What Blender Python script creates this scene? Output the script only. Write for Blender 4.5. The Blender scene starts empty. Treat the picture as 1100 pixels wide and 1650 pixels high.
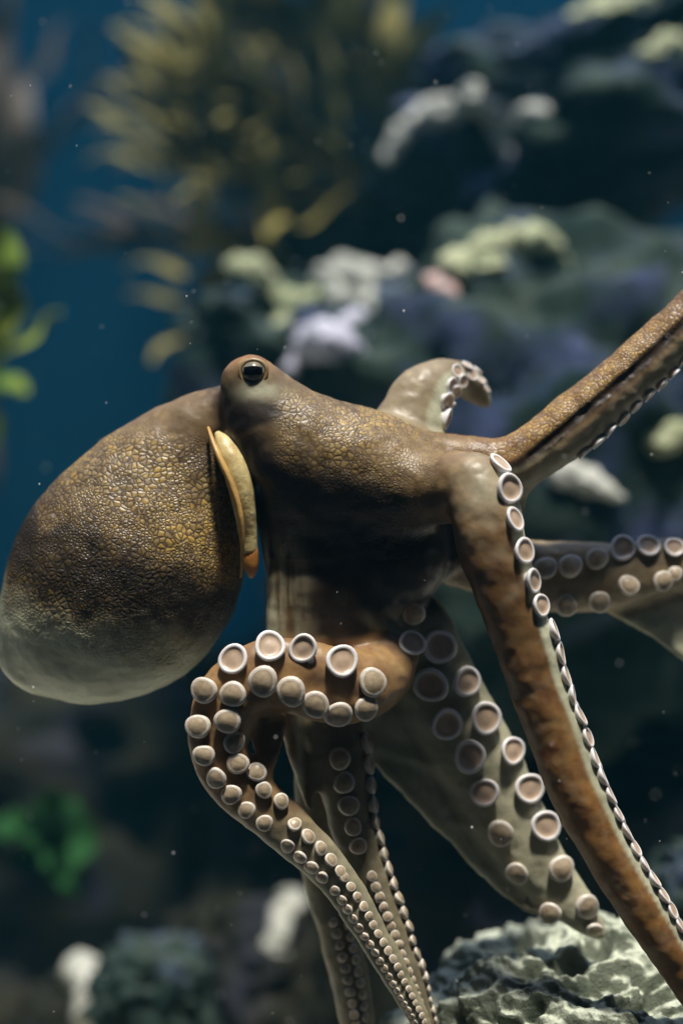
import bpy, bmesh, math, random
import numpy as np
from mathutils import Vector, Matrix
from mathutils.bvhtree import BVHTree

# ------------------------------------------------------------------ camera, world, sun
SC = bpy.context.scene
COL = SC.collection
S = 0.0004                       # metres per photo pixel at the octopus, 1.2 m from the lens
CAM = Vector((0.0, -1.2, 0.55))
DIST = 1.2

cam_d = bpy.data.cameras.new('camera')
cam = bpy.data.objects.new('camera', cam_d); COL.objects.link(cam)
cam.location = CAM; cam.rotation_euler = (math.radians(90), 0, 0)
cam_d.sensor_fit = 'VERTICAL'; cam_d.sensor_height = 36.0; cam_d.sensor_width = 24.0
cam_d.lens = 36.0 * DIST / (1650 * S)
cam_d.clip_start = 0.01; cam_d.clip_end = 100
cam_d.dof.use_dof = True
cam_d.dof.focus_distance = 1.172
cam_d.dof.aperture_fstop = 1.6
SC.camera = cam

SUN_DIR = Vector((0.05, -0.28, 1.0)).normalized()      # towards the sun
SUN_EL = math.asin(SUN_DIR.z); SUN_AZ = math.atan2(SUN_DIR.x, SUN_DIR.y)
w = bpy.data.worlds.new('World'); SC.world = w; w.use_nodes = True
nt = w.node_tree
bg = nt.nodes['Background']
sky = nt.nodes.new('ShaderNodeTexSky'); sky.sky_type = 'NISHITA'; sky.sun_disc = False
sky.sun_elevation = SUN_EL; sky.sun_rotation = SUN_AZ
nt.links.new(sky.outputs['Color'], bg.inputs['Color'])
bg.inputs['Strength'].default_value = 0.125
sun_d = bpy.data.lights.new('sun', 'SUN'); sun = bpy.data.objects.new('sun', sun_d); COL.objects.link(sun)
sun_d.energy = 3.5; sun_d.angle = math.radians(7.0); sun_d.color = (1.0, 0.95, 0.86)
sun.rotation_euler = SUN_DIR.to_track_quat('Z', 'Y').to_euler()
sun.location = (0.5, 0, 3)
SC.view_settings.view_transform = 'Standard'; SC.view_settings.look = 'None'
SC.view_settings.gamma = 1.0; SC.view_settings.exposure = 1.1
SC.view_settings.use_curve_mapping = False
SC.render.engine = 'CYCLES'
SC.cycles.use_denoising = True
SC.cycles.max_bounces = 6; SC.cycles.diffuse_bounces = 3; SC.cycles.transparent_max_bounces = 8
SC.cycles.caustics_reflective = False; SC.cycles.caustics_refractive = False
SC.cycles.sample_clamp_indirect = 4.0

random.seed(7); rng = np.random.default_rng(7)

# ------------------------------------------------------------------ helpers
def P(px, py, d=0.0):
    """photo pixel + depth behind the focus plane (in octopus pixels) -> world metres"""
    y = d * S; f = (DIST + y) / DIST
    return Vector(((px - 550) * S * f, y, CAM.z - (py - 825) * S * f))
def at(px, py, y):
    return P(px, py, y / S)
def scale_at(y):
    return S * (DIST + y) / DIST

def tag(o, label=None, cat=None, group=None, kind=None):
    if label: o['label'] = label
    if cat: o['category'] = cat
    if group: o['group'] = group
    if kind: o['kind'] = kind
    return o
def empty(name, loc=(0, 0, 0)):
    o = bpy.data.objects.new(name, None); COL.objects.link(o); o.location = loc
    o.empty_display_size = 0.02
    return o
def mesh_obj(name, verts, faces, mats, parent=None, smooth=True):
    me = bpy.data.meshes.new(name)
    if isinstance(verts, np.ndarray) and isinstance(faces, np.ndarray) and len(faces):
        nv, nf, k = len(verts), len(faces), faces.shape[1]
        me.vertices.add(nv); me.vertices.foreach_set('co', verts.astype(np.float32).ravel())
        me.loops.add(nf * k); me.loops.foreach_set('vertex_index', faces.astype(np.int32).ravel())
        me.polygons.add(nf)
        me.polygons.foreach_set('loop_start', np.arange(0, nf * k, k, dtype=np.int32))
        me.update(calc_edges=True); me.validate()
    else:
        me.from_pydata([tuple(v) for v in verts], [], [tuple(f) for f in faces])
    if smooth: me.polygons.foreach_set('use_smooth', np.ones(len(me.polygons), dtype=bool))
    if mats is None: mats = []
    for m in (mats if isinstance(mats, (list, tuple)) else [mats]): me.materials.append(m)
    o = bpy.data.objects.new(name, me); COL.objects.link(o)
    if parent:
        o.parent = parent
        o.matrix_parent_inverse = Matrix.Translation(-Vector(parent.location))
    return o

# numpy gradient noise ------------------------------------------------------------
_perm = rng.permutation(256).astype(np.int64); _perm = np.concatenate([_perm, _perm, _perm])
_grad = rng.normal(size=(256, 3)); _grad /= np.linalg.norm(_grad, axis=1)[:, None]
def noise(p):
    p = np.asarray(p, dtype=np.float64)
    i = np.floor(p).astype(np.int64); f = p - i; i &= 255
    u = f * f * f * (f * (f * 6 - 15) + 10)
    def g(a, b, c):
        h = _perm[_perm[_perm[i[:, 0] + a] + i[:, 1] + b] + i[:, 2] + c] & 255
        return (_grad[h] * (f - np.array([a, b, c]))).sum(1)
    def lerp(a, b, t): return a + (b - a) * t
    x0 = lerp(lerp(g(0,0,0), g(1,0,0), u[:,0]), lerp(g(0,1,0), g(1,1,0), u[:,0]), u[:,1])
    x1 = lerp(lerp(g(0,0,1), g(1,0,1), u[:,0]), lerp(g(0,1,1), g(1,1,1), u[:,0]), u[:,1])
    return lerp(x0, x1, u[:,2]) * 1.5
def fbm(p, octv=4, gain=0.5):
    s = 0; a = 1.0; p = np.asarray(p)
    for k in range(octv):
        s = s + a * noise(p * (2.03 ** k) + 17.3 * k); a *= gain
    return s
def ridged(p, octv=4):
    s = 0; a = 1.0
    for k in range(octv):
        s = s + a * (1 - 2 * np.abs(noise(p * (2.1 ** k) + 9.1 * k))); a *= 0.5
    return s

def sstep(a, b, x): t = np.clip((x - a) / (b - a), 0, 1); return t * t * (3 - 2 * t)
# signed distance field on a grid -------------------------------------------------
class Field:
    def __init__(self, lo, hi, h):
        self.lo = np.array(lo, float); self.h = h
        self.n = np.ceil((np.array(hi) - self.lo) / h).astype(int) + 1
        self.F = np.full(self.n, 0.03, np.float32)
    def box(self, lo, hi):
        a = np.clip(np.floor((np.array(lo) - self.lo) / self.h).astype(int), 0, self.n)
        b = np.clip(np.ceil((np.array(hi) - self.lo) / self.h).astype(int) + 1, 0, self.n)
        return a, b
    def grid(self, a, b):
        ax = [self.lo[k] + self.h * np.arange(a[k], b[k]) for k in range(3)]
        return np.meshgrid(*ax, indexing='ij', sparse=True)
    def tube(self, nodes, flat=1.0, pad=0.02, sub=None):
        """nodes: rows x,y,z,r ; returns sub-field of a smooth tapering tube"""
        nd = np.asarray(nodes, float)
        lo = (nd[:, :3] - nd[:, 3:4]).min(0) - pad; hi = (nd[:, :3] + nd[:, 3:4]).max(0) + pad
        A, B = self.box(lo, hi); G = np.full(B - A, 0.03, np.float32)
        for p, q in zip(nd[:-1], nd[1:]):
            r = max(p[3], q[3]) + pad
            a, b = self.box(np.minimum(p[:3], q[:3]) - r, np.maximum(p[:3], q[:3]) + r)
            a = np.maximum(a, A); b = np.minimum(b, B)
            if (b <= a).any(): continue
            X, Y, Z = self.grid(a, b)
            d = q[:3] - p[:3]; d = d * np.array([1, 1 / flat, 1]); L = (d * d).sum() + 1e-12
            px, py, pz = X - p[0], (Y - p[1]) / flat, Z - p[2]
            t = np.clip((px * d[0] + py * d[1] + pz * d[2]) / L, 0, 1)
            D = np.sqrt((px - t * d[0]) ** 2 + (py - t * d[1]) ** 2 + (pz - t * d[2]) ** 2) - (p[3] + (q[3] - p[3]) * t)
            sl = tuple(slice(a[k] - A[k], b[k] - A[k]) for k in range(3))
            G[sl] = np.minimum(G[sl], D)
        return A, B, G
    def tri(self, p, q, r, th, pad=0.015):
        V = np.array([p, q, r], float)
        A, B = self.box(V.min(0) - th - pad, V.max(0) + th + pad)
        X, Y, Z = self.grid(A, B)
        pts = np.stack(np.broadcast_arrays(X, Y, Z), -1).reshape(-1, 3)
        a, b, c = V; n = np.cross(b - a, c - a); n /= np.linalg.norm(n)
        dist = np.full(len(pts), 1e9); inside = np.ones(len(pts), bool)
        for u, v in ((a, b), (b, c), (c, a)):
            e = v - u; w_ = pts - u
            t = np.clip(w_ @ e / (e @ e), 0, 1)
            dist = np.minimum(dist, np.linalg.norm(w_ - t[:, None] * e, axis=1))
            inside &= (w_ @ np.cross(n, e)) >= 0
        pl = np.abs((pts - a) @ n)
        D = np.where(inside, pl, dist) - th
        return A, B, D.reshape(B - A).astype(np.float32)
    def add(self, part, k=0.0):
        A, B, G = part; sl = tuple(slice(A[i], B[i]) for i in range(3))
        O = self.F[sl]
        if k > 0:
            hh = np.clip(0.5 + 0.5 * (O - G) / k, 0, 1)
            self.F[sl] = O + (G - O) * hh - k * hh * (1 - hh)
        else: self.F[sl] = np.minimum(O, G)
    def cut(self, part, k=0.0):
        A, B, G = part; sl = tuple(slice(A[i], B[i]) for i in range(3))
        self.F[sl] = np.maximum(self.F[sl], -G)
    def mesh(self):
        F = self.F; n = self.n; h = self.h
        neg = F < 0
        cnt = np.zeros(n - 1, np.int8)
        offs = [(i, j, k) for i in (0, 1) for j in (0, 1) for k in (0, 1)]
        for (i, j, k) in offs:
            cnt += neg[i:n[0]-1+i, j:n[1]-1+j, k:n[2]-1+k]
        act = (cnt > 0) & (cnt < 8)
        idx = np.argwhere(act)
        ids = np.full(n - 1, -1, np.int64); ids[act] = np.arange(len(idx))
        val = {o: F[idx[:,0]+o[0], idx[:,1]+o[1], idx[:,2]+o[2]].astype(float) for o in offs}
        acc = np.zeros((len(idx), 3)); num = np.zeros(len(idx))
        for o in offs:
            for ax in range(3):
                if o[ax]: continue
                q = list(o); q[ax] = 1; q = tuple(q)
                m = (val[o] < 0) != (val[q] < 0)
                t = np.where(m, val[o] / np.where(m, val[o] - val[q], 1), 0)
                pt = np.array(o, float)[None].repeat(len(idx), 0); pt[:, ax] += t
                acc += pt * m[:, None]; num += m
        V = self.lo + h * (idx + acc / num[:, None])
        quads = []
        for ax in range(3):
            b, c = (ax + 1) % 3, (ax + 2) % 3
            s0 = [slice(None)] * 3; s1 = [slice(None)] * 3
            s0[ax] = slice(0, -1); s1[ax] = slice(1, None)
            ch = neg[tuple(s0)] != neg[tuple(s1)]
            e = np.argwhere(ch)
            ok = (e[:, b] > 0) & (e[:, c] > 0) & (e[:, b] < n[b] - 1) & (e[:, c] < n[c] - 1)
            e = e[ok]
            def cid(db, dc):
                g = e.copy(); g[:, b] -= db; g[:, c] -= dc
                return ids[g[:, 0], g[:, 1], g[:, 2]]
            q = np.stack([cid(1, 1), cid(0, 1), cid(0, 0), cid(1, 0)], 1)
            flip = ~neg[e[:, 0], e[:, 1], e[:, 2]]
            q[flip] = q[flip][:, ::-1]
            quads.append(q)
        return V, np.concatenate(quads)

def smooth_mesh(V, Q, it=2, lam=0.5):
    E = np.concatenate([Q[:, [0, 1]], Q[:, [1, 2]], Q[:, [2, 3]], Q[:, [3, 0]]])
    n = len(V)
    for _ in range(it):
        acc = np.zeros_like(V); cnt = np.zeros(n)
        for a, b in ((0, 1), (1, 0)):
            for k in range(3): acc[:, k] += np.bincount(E[:, a], V[E[:, b], k], n)
            cnt += np.bincount(E[:, a], minlength=n)
        V = V + lam * (acc / np.maximum(cnt, 1)[:, None] - V)
    return V
def vnormals(V, Q):
    N = np.cross(V[Q[:, 2]] - V[Q[:, 0]], V[Q[:, 3]] - V[Q[:, 1]])
    out = np.zeros_like(V)
    for j in range(4):
        for k in range(3): out[:, k] += np.bincount(Q[:, j], N[:, k], len(V))
    return out / (np.linalg.norm(out, axis=1)[:, None] + 1e-12)
def spline(nodes, step=8):
    """Catmull-Rom through rows of any width; 'step' samples per span"""
    n = np.asarray(nodes, float); n = np.vstack([2 * n[0] - n[1], n, 2 * n[-1] - n[-2]])
    out = []
    for i in range(1, len(n) - 2):
        p0, p1, p2, p3 = n[i - 1:i + 3]
        for t in np.linspace(0, 1, step, endpoint=False):
            out.append(0.5 * ((2 * p1) + (p2 - p0) * t + (2 * p0 - 5 * p1 + 4 * p2 - p3) * t * t + (3 * p1 - p0 - 3 * p2 + p3) * t ** 3))
    out.append(n[-2]); return np.array(out)
def pxnodes(nodes, step=6):
    """rows px,py,d,r in photo pixels -> world rows x,y,z,r"""
    sp = spline(nodes, step); out = []
    for px, py, d, r in sp:
        v = P(px, py, d); out.append((v.x, v.y, v.z, max(r, 2) * scale_at(d * S)))
    return np.array(out)

# ------------------------------------------------------------------ materials
def material(name):
    m = bpy.data.materials.new(name); m.use_nodes = True
    return m, m.node_tree, m.node_tree.nodes['Principled BSDF']
def N(t, kind, **kw):
    n = t.nodes.new('ShaderNode' + kind)
    for k, v in kw.items(): setattr(n, k, v)
    return n
def L(t, a, b): t.links.new(a, b)
def mixc(t, fac, a, b, blend='MIX'):
    n = N(t, 'Mix', data_type='RGBA', blend_type=blend)
    for sock, v in ((n.inputs[0], fac), (n.inputs[6], a), (n.inputs[7], b)):
        if hasattr(v, 'is_output') or isinstance(v, bpy.types.NodeSocket): L(t, v, sock)
        elif isinstance(v, (int, float)): sock.default_value = v
        else: sock.default_value = (*v, 1)
    return n.outputs[2]
def ramp(t, inp, stops):
    n = N(t, 'ValToRGB'); cr = n.color_ramp
    while len(cr.elements) < len(stops): cr.elements.new(0.5)
    for e, (p, c) in zip(cr.elements, stops):
        e.position = p; e.color = (c, c, c, 1) if isinstance(c, (int, float)) else (*c, 1)
    L(t, inp, n.inputs[0]); return n.outputs[0]
def noise_tex(t, vec, scale, detail=4, rough=0.55):
    n = N(t, 'TexNoise'); n.inputs['Scale'].default_value = scale
    n.inputs['Detail'].default_value = detail; n.inputs['Roughness'].default_value = rough
    L(t, vec, n.inputs['Vector']); return n.outputs[0]
def bump(t, hgt, dist, strength=1.0, prev=None):
    n = N(t, 'Bump'); n.inputs['Distance'].default_value = dist; n.inputs['Strength'].default_value = strength
    L(t, hgt, n.inputs['Height'])
    if prev is not None: L(t, prev, n.inputs['Normal'])
    return n.outputs[0]
def math_(t, op, a, b=None):
    n = N(t, 'Math', operation=op)
    for s, v in ((n.inputs[0], a), (n.inputs[1], b)):
        if v is None: continue
        if isinstance(v, (int, float)): s.default_value = v
        else: L(t, v, s)
    return n.outputs[0]

def simple_mat(name, c1, c2, scale=20, rough=0.6, bmp=0.0, sss=0.0, spec=0.5):
    m, t, b = material(name)
    geo = N(t, 'NewGeometry').outputs['Position']
    f = noise_tex(t, geo, scale, 5)
    L(t, mixc(t, ramp(t, f, [(0.3, 0.0), (0.7, 1.0)]), c1, c2), b.inputs['Base Color'])
    b.inputs['Roughness'].default_value = rough; b.inputs['Specular IOR Level'].default_value = spec
    if sss:
        b.inputs['Subsurface Weight'].default_value = sss; b.inputs['Subsurface Radius'].default_value = (1, .6, .4)
        b.inputs['Subsurface Scale'].default_value = 0.004
    if bmp: L(t, bump(t, f, bmp), b.inputs['Normal'])
    return m

def skin_material():
    m, t, b = material('octopus_skin')
    pos = N(t, 'TexCoord').outputs['Object']
    att = N(t, 'Attribute', attribute_name='skin')      # r pale, g dark pigment and painted shade, b cell pattern, a amber
    sep = N(t, 'SeparateColor'); L(t, att.outputs['Color'], sep.inputs[0])
    pale, dark, cells = sep.outputs[0], sep.outputs[1], sep.outputs[2]; amber = att.outputs['Alpha']
    warp = N(t, 'TexNoise'); warp.inputs['Scale'].default_value = 60; L(t, pos, warp.inputs['Vector'])
    vm = N(t, 'VectorMath', operation='SCALE'); vm.inputs['Scale'].default_value = 0.006
    L(t, warp.outputs['Color'], vm.inputs[0])
    va = N(t, 'VectorMath', operation='ADD'); L(t, pos, va.inputs[0]); L(t, vm.outputs[0], va.inputs[1])
    def vor(scale, feat):
        v = N(t, 'TexVoronoi', feature=feat); v.inputs['Scale'].default_value = scale
        v.inputs['Randomness'].default_value = 0.9
        L(t, va.outputs[0], v.inputs['Vector']); return v
    ve1 = vor(270, 'DISTANCE_TO_EDGE'); vc1 = vor(270, 'F1'); ve2 = vor(440, 'DISTANCE_TO_EDGE'); vc2 = vor(440, 'F1')
    size = ramp(t, noise_tex(t, pos, 36, 2), [(0.49, 0.0), (0.51, 1.0)])
    edge_d = N(t, 'Mix', data_type='FLOAT'); L(t, size, edge_d.inputs[0]); L(t, ve1.outputs['Distance'], edge_d.inputs[2]); L(t, ve2.outputs['Distance'], edge_d.inputs[3])
    edge_d = edge_d.outputs[0]
    cell_col = mixc(t, size, vc1.outputs['Color'], vc2.outputs['Color'])
    cellmask = ramp(t, edge_d, [(0.0, 0.0), (0.16, 1.0)])
    csep = N(t, 'SeparateColor'); L(t, cell_col, csep.inputs[0])
    mott = noise_tex(t, pos, 28, 5, 0.6)
    fine = noise_tex(t, pos, 420, 3)
    # plain skin: brown mottled with grey
    base = mixc(t, ramp(t, mott, [(0.35, 0.0), (0.65, 1.0)]), (0.092, 0.055, 0.022), (0.18, 0.12, 0.056))
    vs = vor(95, 'F1'); dots = ramp(t, vs.outputs['Distance'], [(0.18, 1.0), (0.42, 0.0)])
    ambc = mixc(t, ramp(t, noise_tex(t, pos, 75, 4, 0.6), [(0.38, 0.0), (0.62, 1.0)]), (0.19, 0.075, 0.025), (0.33, 0.17, 0.05))
    base = mixc(t, math_(t, 'MULTIPLY', amber, 0.85), base, ambc)
    base = mixc(t, math_(t, 'MULTIPLY', dots, 0.30), base, (0.36, 0.26, 0.12))
    big = noise_tex(t, pos, 14, 3)
    gold = mixc(t, csep.outputs[0], (0.56, 0.36, 0.075), (0.17, 0.105, 0.045))
    gold = mixc(t, math_(t, 'MULTIPLY', csep.outputs[1], 0.35), gold, (0.50, 0.42, 0.24))
    gold = mixc(t, ramp(t, big, [(0.38, 0.75), (0.6, 0.0)]), gold, (0.10, 0.07, 0.045))
    celled = mixc(t, cellmask, (0.055, 0.036, 0.028), gold)
    col = mixc(t, cells, base, celled)
    dk = math_(t, 'MULTIPLY', dark, ramp(t, mott, [(0.3, 1.0), (0.75, 0.88)]))
    col = mixc(t, dk, col, (0.010, 0.008, 0.007))
    palecol = mixc(t, ramp(t, mott, [(0.35, 0.0), (0.7, 1.0)]), (0.40, 0.41, 0.28), (0.53, 0.54, 0.40))
    sp = ramp(t, noise_tex(t, pos, 160, 2), [(0.55, 0.0), (0.72, 1.0)])
    palecol = mixc(t, math_(t, 'MULTIPLY', sp, 0.22), palecol, (0.16, 0.11, 0.06))
    col = mixc(t, pale, col, palecol)
    col = mixc(t, math_(t, 'MULTIPLY', fine, 0.25), col, (0.03, 0.02, 0.015))
    L(t, col, b.inputs['Base Color'])
    L(t, math_(t, 'ADD', math_(t, 'MULTIPLY', mott, 0.25), 0.30), b.inputs['Roughness'])
    b.inputs['Specular IOR Level'].default_value = 0.32
    b.inputs['Subsurface Weight'].default_value = 0.12
    b.inputs['Subsurface Radius'].default_value = (1, .55, .3); b.inputs['Subsurface Scale'].default_value = 0.004
    hc = math_(t, 'MULTIPLY', ramp(t, edge_d, [(0.0, 0.0), (0.30, 1.0)]), cells)
    n1 = bump(t, hc, 0.0006, 0.65)
    n2 = bump(t, fine, 0.0003, 0.5, n1)
    n3 = bump(t, mott, 0.0010, 0.25, n2)
    L(t, n3, b.inputs['Normal'])
    return m
SKIN = skin_material()

def rock_material(name, dark, mid, crust, crust_amt=0.5, purple=0.0, scale=9):
    m, t, b = material(name)
    g = N(t, 'NewGeometry'); pos = g.outputs['Position']
    n1 = noise_tex(t, pos, scale, 6, 0.6); n2 = noise_tex(t, pos, scale * 7, 5, 0.65)
    col = mixc(t, ramp(t, n1, [(0.35, 0), (0.65, 1)]), dark, mid)
    col = mixc(t, math_(t, 'MULTIPLY', ramp(t, n2, [(0.4, 0), (0.7, 1)]), 0.5), col, dark)
    if purple:
        n3 = noise_tex(t, pos, scale * 0.8 + 3.3, 4)
        col = mixc(t, math_(t, 'MULTIPLY', ramp(t, n3, [(0.5, 0), (0.66, 1)]), purple), col, (0.085, 0.10, 0.24))
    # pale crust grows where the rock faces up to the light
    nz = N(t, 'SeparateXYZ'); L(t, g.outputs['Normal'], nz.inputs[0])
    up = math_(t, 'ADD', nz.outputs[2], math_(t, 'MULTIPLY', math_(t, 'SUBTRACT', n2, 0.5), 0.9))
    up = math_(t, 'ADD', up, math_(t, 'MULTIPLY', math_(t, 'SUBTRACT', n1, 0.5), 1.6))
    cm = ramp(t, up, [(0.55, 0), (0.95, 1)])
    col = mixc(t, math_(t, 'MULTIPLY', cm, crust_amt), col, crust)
    L(t, col, b.inputs['Base Color']); b.inputs['Roughness'].default_value = 0.85
    b.inputs['Specular IOR Level'].default_value = 0.05
    n4 = noise_tex(t, pos, scale * 30, 4, 0.7)
    L(t, bump(t, n4, 0.003, 0.8, bump(t, n2, 0.006, 0.8)), b.inputs['Normal'])
    return m
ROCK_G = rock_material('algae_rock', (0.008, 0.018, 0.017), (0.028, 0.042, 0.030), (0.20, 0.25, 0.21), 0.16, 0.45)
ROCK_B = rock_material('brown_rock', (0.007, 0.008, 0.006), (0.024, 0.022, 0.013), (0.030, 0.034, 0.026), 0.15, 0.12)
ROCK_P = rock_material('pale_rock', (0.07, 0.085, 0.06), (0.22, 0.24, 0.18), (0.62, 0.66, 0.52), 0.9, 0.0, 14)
CORAL_W = simple_mat('pale_sponge', (0.20, 0.21, 0.17), (0.46, 0.46, 0.41), 30, 0.8, 0.004)
CORAL_Y = simple_mat('yellow_sponge', (0.17, 0.20, 0.10), (0.42, 0.43, 0.26), 30, 0.8, 0.004)
CORAL_L = simple_mat('lilac_sponge', (0.20, 0.20, 0.26), (0.40, 0.40, 0.46), 30, 0.8, 0.004)
CORAL_P = simple_mat('pink_sponge', (0.28, 0.16, 0.13), (0.45, 0.34, 0.31), 30, 0.8, 0.004)
WALL = simple_mat('blue_tank_paint', (0.002, 0.026, 0.058), (0.001, 0.016, 0.036), 3, 0.9, spec=0.0)
SAND = simple_mat('pale_sand', (0.46, 0.45, 0.37), (0.58, 0.57, 0.48), 60, 0.9, 0.006)  # mostly unseen floor, made this pale to bounce light onto the belly
HALL = simple_mat('dark_hall_paint', (0.012, 0.012, 0.014), (0.018, 0.018, 0.02), 5, 0.8)
KELP = simple_mat('olive_weed', (0.06, 0.06, 0.018), (0.24, 0.20, 0.055), 18, 0.7, 0.0, spec=0.15)
KELP_B = simple_mat('brown_weed', (0.025, 0.017, 0.008), (0.07, 0.045, 0.016), 12, 0.5, 0.0)
KELP_G = simple_mat('green_weed', (0.03, 0.09, 0.02), (0.20, 0.23, 0.02), 14, 0.8, 0.0, spec=0.1)

# ------------------------------------------------------------------ the tank and the hall
def box_sheet(name, a, b, mat, label=None, cat=None):
    x0, y0, z0 = a; x1, y1, z1 = b
    v = [(x0,y0,z0),(x1,y0,z0),(x1,y1,z0),(x0,y1,z0),(x0,y0,z1),(x1,y0,z1),(x1,y1,z1),(x0,y1,z1)]
    f = [(0,3,2,1),(4,5,6,7),(0,1,5,4),(1,2,6,5),(2,3,7,6),(3,0,4,7)]
    o = mesh_obj(name, v, f, mat, smooth=False); o['kind'] = 'structure'
    return o
TOPZ = 1.55
box_sheet('tank_wall_back', (-1.3, 1.7, -0.3), (1.3, 1.9, TOPZ), WALL)
box_sheet('tank_wall_left', (-1.5, -0.62, -0.3), (-1.3, 1.9, TOPZ), WALL)
box_sheet('tank_wall_right', (1.3, -0.62, -0.3), (1.5, 1.9, TOPZ), WALL)
box_sheet('hall_ceiling', (-1.5, -2.6, TOPZ + 0.01), (1.5, -0.5, TOPZ + 0.11), HALL)
box_sheet('hall_wall_back', (-1.5, -2.7, -0.3), (1.5, -2.603, TOPZ), HALL)
box_sheet('hall_wall_left', (-1.5, -2.6, -0.3), (-1.403, -0.623, TOPZ), HALL)
box_sheet('hall_wall_right', (1.403, -2.6, -0.3), (1.5, -0.623, TOPZ), HALL)
box_sheet('hall_floor', (-1.4, -2.6, -0.32), (1.4, -0.623, -0.302), HALL)
# uneven gravel floor of the tank
gx, gy = np.meshgrid(np.linspace(-1.3, 1.3, 131), np.linspace(-0.62, 1.7, 117), indexing='ij')
pp = np.stack([gx.ravel(), gy.ravel(), np.zeros(gx.size)], 1)
pp[:, 2] = 0.035 * fbm(pp * 3.1, 4)
ii = np.arange(131 * 117).reshape(131, 117)
qq = np.stack([ii[:-1, :-1], ii[1:, :-1], ii[1:, 1:], ii[:-1, 1:]], -1).reshape(-1, 4)
g = mesh_obj('ground', pp, qq, SAND); g['kind'] = 'structure'

# ------------------------------------------------------------------ rocks
def rock(name, centre, dims, mat, label, seed=0, sub=5, amp=0.28, freq=2.4, fine=0.05, group=None, tilt=0.0, iso=False):
    bm = bmesh.new(); bmesh.ops.create_icosphere(bm, subdivisions=sub, radius=1.0)
    V = np.array([v.co[:] for v in bm.verts]); Fc = np.array([[l.vert.index for l in f.loops] for f in bm.faces]); bm.free()
    o_ = np.array([seed * 7.7, seed * 3.1, seed * 5.3])
    U = V * (np.array(dims) / np.mean(dims)) if iso else V
    sq = np.sign(V) * np.abs(V) ** 0.82                      # blockier than an egg
    r = 1 + amp * fbm(U * freq + o_, 4) + amp * 0.45 * ridged(U * freq * 1.7 + o_, 3) - amp * 0.3
    r = r + fine * fbm(U * freq * 6 + o_, 4)
    W = sq * r[:, None] * np.array(dims)
    if iso:                                                  # crusted reef rock: lumps and pits pushed out along the surface
        E = V * np.array(dims); nr = V / np.array(dims); nr /= np.linalg.norm(nr, axis=1)[:, None]
        W = E + nr * (0.020 * fbm(E * 13 + o_, 3) + 0.008 * ridged(E * 26 + o_, 3) - 0.010 * sstep(0.25, 0.6, fbm(E * 32 + o_, 2)) + 0.0035 * fbm(E * 120, 3) + 0.0012 * fbm(E * 330, 2))[:, None]
    if tilt:
        c, s_ = math.cos(tilt), math.sin(tilt)
        W = np.stack([W[:, 0] * c - W[:, 2] * s_, W[:, 1], W[:, 0] * s_ + W[:, 2] * c], 1)
    o = mesh_obj(name, W, Fc, mat); o.location = centre
    tag(o, label, 'rock', group)
    ROCKS.append(BVHTree.FromPolygons([tuple(q + np.array(centre)) for q in W], Fc.tolist()))
    return o
ROCKS = []
def rk(px, py, y, rw, rh, rd, *a, **k):
    c = at(px, py, y); sc = scale_at(y)
    return rock('rock', c, (rw * sc, rd, rh * sc), *a, **k)
rk(960, 215, 0.85, 330, 150, 0.24, ROCK_G, 'big dark algae covered boulder forming the upper ledge', seed=1, tilt=0.22)
rk(880, 800, 0.62, 430, 390, 0.22, ROCK_G, 'huge dark green boulder behind the stretched arms', seed=2, amp=0.2)
rk(940, 1480, 0.70, 430, 330, 0.22, ROCK_B, 'dark brown boulder below the big green boulder', seed=3, amp=0.22)
rk(930, 1680, 0.075, 250, 165, 0.11, ROCK_P, 'pale crusted reef rock under the long amber arm', seed=4, sub=7, amp=0.24, freq=2.3, fine=0.05, iso=True)
rk(1110, 1440, 0.30, 62, 75, 0.05, ROCK_G, 'small bluish rock tucked behind the pale crusted rock', seed=5)
rk(250, 1610, 0.45, 95, 85, 0.08, ROCK_G, 'rounded blue grey rock next to the white sponge stub', seed=6)
rk(430, 1560, 0.62, 150, 130, 0.14, ROCK_B, 'brown rock behind the trailing arm tips', seed=7)
rk(120, 1330, 1.05, 330, 260, 0.25, ROCK_B, 'wide dark brown boulder below the swollen mantle', seed=8)
rk(600, 1290, 0.95, 260, 270, 0.2, ROCK_B, 'dark mossy boulder behind the curled arm', seed=9)
rk(-40, 1700, 0.55, 170, 110, 0.12, ROCK_B, 'low dark rock beside the white sponge stub', seed=12)
rk(480, 650, 0.72, 190, 170, 0.2, ROCK_G, 'distant dark rock behind the head', seed=10)
rk(620, 420, 1.05, 190, 100, 0.15, ROCK_B, 'dark rock in the gap between the two big boulders', seed=13)
rk(480, 180, 1.30, 200, 140, 0.16, ROCK_B, 'distant brown rock overgrown with olive seaweed', seed=11)

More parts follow.
